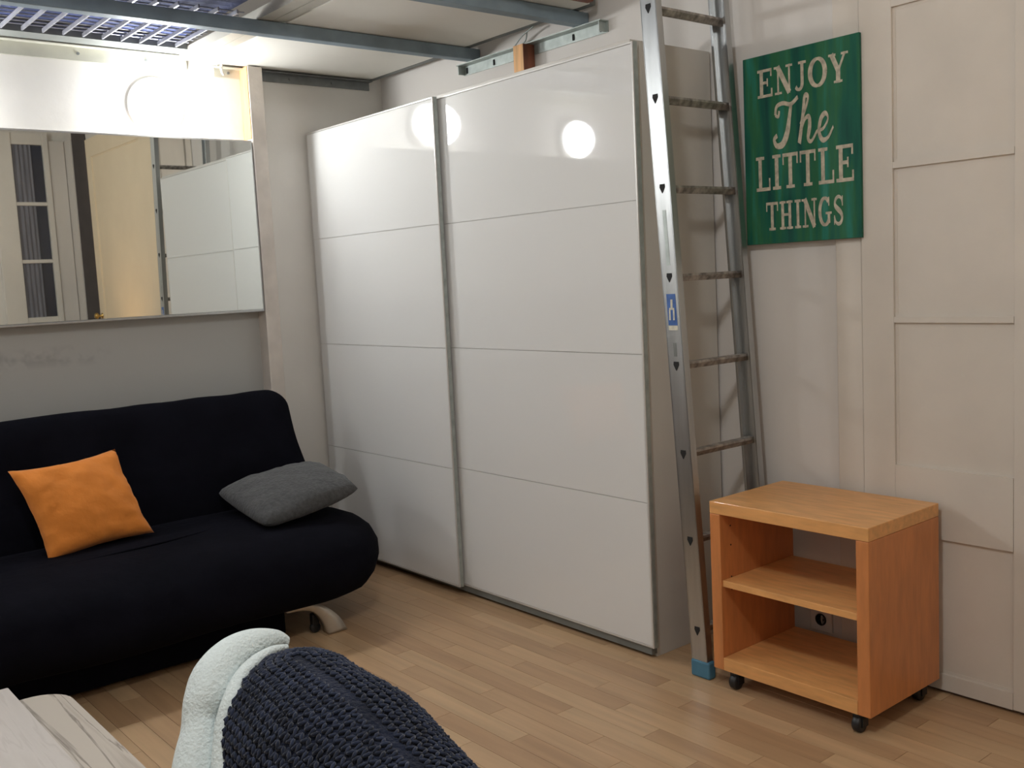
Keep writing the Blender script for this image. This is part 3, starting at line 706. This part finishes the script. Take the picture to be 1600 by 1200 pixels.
# ------------------------------------------------------------------ coffee table
tb = empty('coffee_table', (-2.65, -2.35, 0), 'pale wood-grain coffee table at the bottom left', 'table')
def rtop(x0, x1, ya, yb, r, z0, z1, m, name, bev=.002):
    P = rrect(x0, x1, ya, yb, r, 8); t = bmesh.new()
    a = [t.verts.new((x, y, z0)) for x, y in P]; b_ = [t.verts.new((x, y, z1)) for x, y in P]
    t.faces.new(a); t.faces.new(b_)
    for i in range(len(P)): t.faces.new((a[i], a[(i+1) % len(P)], b_[(i+1) % len(P)], b_[i]))
    return finish(name, t, m, tb)
rtop(-3.15, -2.222, -2.80, -1.975, (.075, .02, .02, .075), .428, .450, m_lam, 'table_top')
rtop(-3.13, -2.318, -2.78, -1.925, (.004, .004, .004, .004), .4505, .466, m_lam2, 'upper_leaf')
for x in (-3.08, -2.30):
    for y in (-2.72, -2.06): finish('leg', B(x-.025, x+.025, y-.025, y+.025, 0, .4275, bev=.002), m_lam, tb)
finish('apron', B(-3.05, -2.33, -2.70, -2.08, .36, .4275), m_lam, tb)
root_fix(tb)

# ------------------------------------------------------------------ knitted blanket heaped in the foreground
bk = empty('knitted_blanket', (-2.2, -3.4, 0), 'chunky navy knitted blanket with white fleece lining heaped in the foreground', 'blanket')
BXC, BYF, BYB, BR_, BH = -2.278, -3.217, -3.837, .094, .868
def bl_pt(s, q):
    """s: arc coordinate round the stadium (0 right-back, 1 left-back), q: metres down from the ridge"""
    Ls = BYF-BYB; Lc = PI*BR_; T = 2*Ls+Lc; d = s*T
    if d < Ls: c = Vector((BXC, BYB+d, 0)); n_ = Vector((1, 0, 0))
    elif d < Ls+Lc: a = (d-Ls)/BR_; c = Vector((BXC, BYF, 0)); n_ = Vector((math.cos(a), math.sin(a), 0))
    else: c = Vector((BXC, BYF-(d-Ls-Lc), 0)); n_ = Vector((-1, 0, 0))
    back = (BYF-c.y)/Ls
    R_ = BR_; qa = R_*PI/2*.86
    if q < qa: th = q/R_; rad, z = R_*math.sin(th), BH-.057*back-.15*back*back-(R_-R_*math.cos(th))*.95
    else:
        th = qa/R_; rad = R_*math.sin(th)+(q-qa)*.20; z = BH-.057*back-.15*back*back-(R_-R_*math.cos(th))*.95-(q-qa)*.97
    p = c+n_*rad+Vector((0, 0, z))
    f = .0035*math.sin(p.y*26+p.z*17+p.x*9)+.004*noise.noise(p*9)+.006*noise.noise(p*4)
    g_ = abs((p.y+3.56)+.55*(p.x+2.28)); f -= .020*math.exp(-(g_/.020)**2)
    p += n_*(.8*f*min(1, q/.05))+Vector((0, 0, .5*f))
    p.z = max(p.z, .004); return p
NS, NQ = 90, 34
t = bmesh.new(); V_ = [[t.verts.new(bl_pt(i/NS, (j/NQ)**1.25*.99)) for j in range(NQ+1)] for i in range(NS+1)]
for i in range(NS):
    for j in range(NQ): t.faces.new((V_[i][j], V_[i+1][j], V_[i+1][j+1], V_[i][j+1]))
bmesh.ops.remove_doubles(t, verts=t.verts[:], dist=.0004)
kb = finish('knit_cloth', t, m_knit, bk, True)
# wool stitches: pairs of slanted strands
st = bmesh.new(); base = bmesh.new(); bmesh.ops.create_icosphere(base, subdivisions=1, radius=1); bv = [v.co.copy() for v in base.verts]; bf = [[v.index for v in f.verts] for f in base.faces]; base.free()
verts, faces = [], []
pitch = .0105; T = 2*(BYF-BYB)+PI*BR_
ns = int((T+.0)/pitch); nq = int(.46/pitch)
for j in range(1, nq):
    for i in range(2, ns-2):
        s_ = (i+.5*(j % 2))/ns; q = j*pitch
        p = bl_pt(s_, q); ps = bl_pt(s_+.004, q)-bl_pt(s_-.004, q); pq = bl_pt(s_, q+.005)-bl_pt(s_, max(.0005, q-.005))
        if ps.length < .0035 and q < .05 and (i % 3): continue
        if ps.length < 1e-6: continue
        ps.normalize(); nn_ = ps.cross(pq).normalized()
        if nn_.z < 0 or (nn_.dot(p-Vector((BXC, p.y, p.z-.05))) < 0): nn_.negate()
        pq = nn_.cross(ps)
        for sg_ in (-1, 1):
            a = sg_*.5+random.uniform(-.25, .25); d = ps*math.sin(a)+pq*math.cos(a); e_ = nn_.cross(d)
            c = p+ps*sg_*.0028+nn_*.0018+Vector((random.uniform(-1, 1), random.uniform(-1, 1), random.uniform(-1, 1)))*.0008
            b0 = len(verts)
            for v in bv: verts.append(c+d*v.x*.0062+e_*v.y*.0024+nn_*v.z*.0026)
            faces += [[b0+k_ for k_ in f] for f in bf]
me = bpy.data.meshes.new('stitches'); me.from_pydata(verts, [], faces); me.materials.append(m_knit2)
for p_ in me.polygons: p_.use_smooth = True
o = bpy.data.objects.new('stitches', me); COL.objects.link(o); o.parent = bk; o['kind'] = 'stuff'
# white fleece lining turned out along the left edge
LP = [(-2.2518, -3.1373, 0.8561, 0.007), (-2.267, -3.1367, 0.8642, 0.0108), (-2.293, -3.135, 0.863, 0.0184), (-2.3227, -3.1379, 0.8534, 0.0248), (-2.3454, -3.1473, 0.838, 0.0289), (-2.3602, -3.1569, 0.8218, 0.0277), (-2.371, -3.1632, 0.806, 0.0239), (-2.3785, -3.1723, 0.789, 0.0251), (-2.3905, -3.1853, 0.7649, 0.0276), (-2.4064, -3.2036, 0.7262, 0.032), (-2.4393, -3.2497, 0.6666, 0.0332), (-2.4593, -3.2397, 0.4, 0.038), (-2.4693, -3.2297, 0.2, 0.038), (-2.4743, -3.2297, 0.045, 0.038)]
LP2 = [(-2.2604, -3.156, 0.8585, 0.0038), (-2.2829, -3.163, 0.8619, 0.006), (-2.3101, -3.1736, 0.8587, 0.0081), (-2.3327, -3.1827, 0.8466, 0.0102), (-2.3508, -3.196, 0.8307, 0.0114), (-2.362, -3.2024, 0.8112, 0.012), (-2.3699, -3.2115, 0.7926, 0.0126), (-2.3802, -3.2264, 0.765, 0.0138), (-2.3964, -3.2509, 0.7267, 0.0149)]
cp = catmull(LP, 8); t = bmesh.new(); tube(t, [p[:3] for p in cp], [p[3] for p in cp], 20, 1.25)
for v in t.verts: v.co += Vector((noise.noise(v.co*30), noise.noise(v.co*30+Vector((3, 0, 0))), noise.noise(v.co*30+Vector((0, 7, 0)))))*.0012
lin = finish('fleece_lining', t, m_fleece, bk, True)
cp = catmull(LP2, 8); t = bmesh.new(); tube(t, [p[:3] for p in cp], [p[3] for p in cp], 14, 1.1)
finish('lining_hem', t, m_fleece, lin, True)
lin['label'] = 'white fleece lining rolled over the left edge'
root_fix(bk)
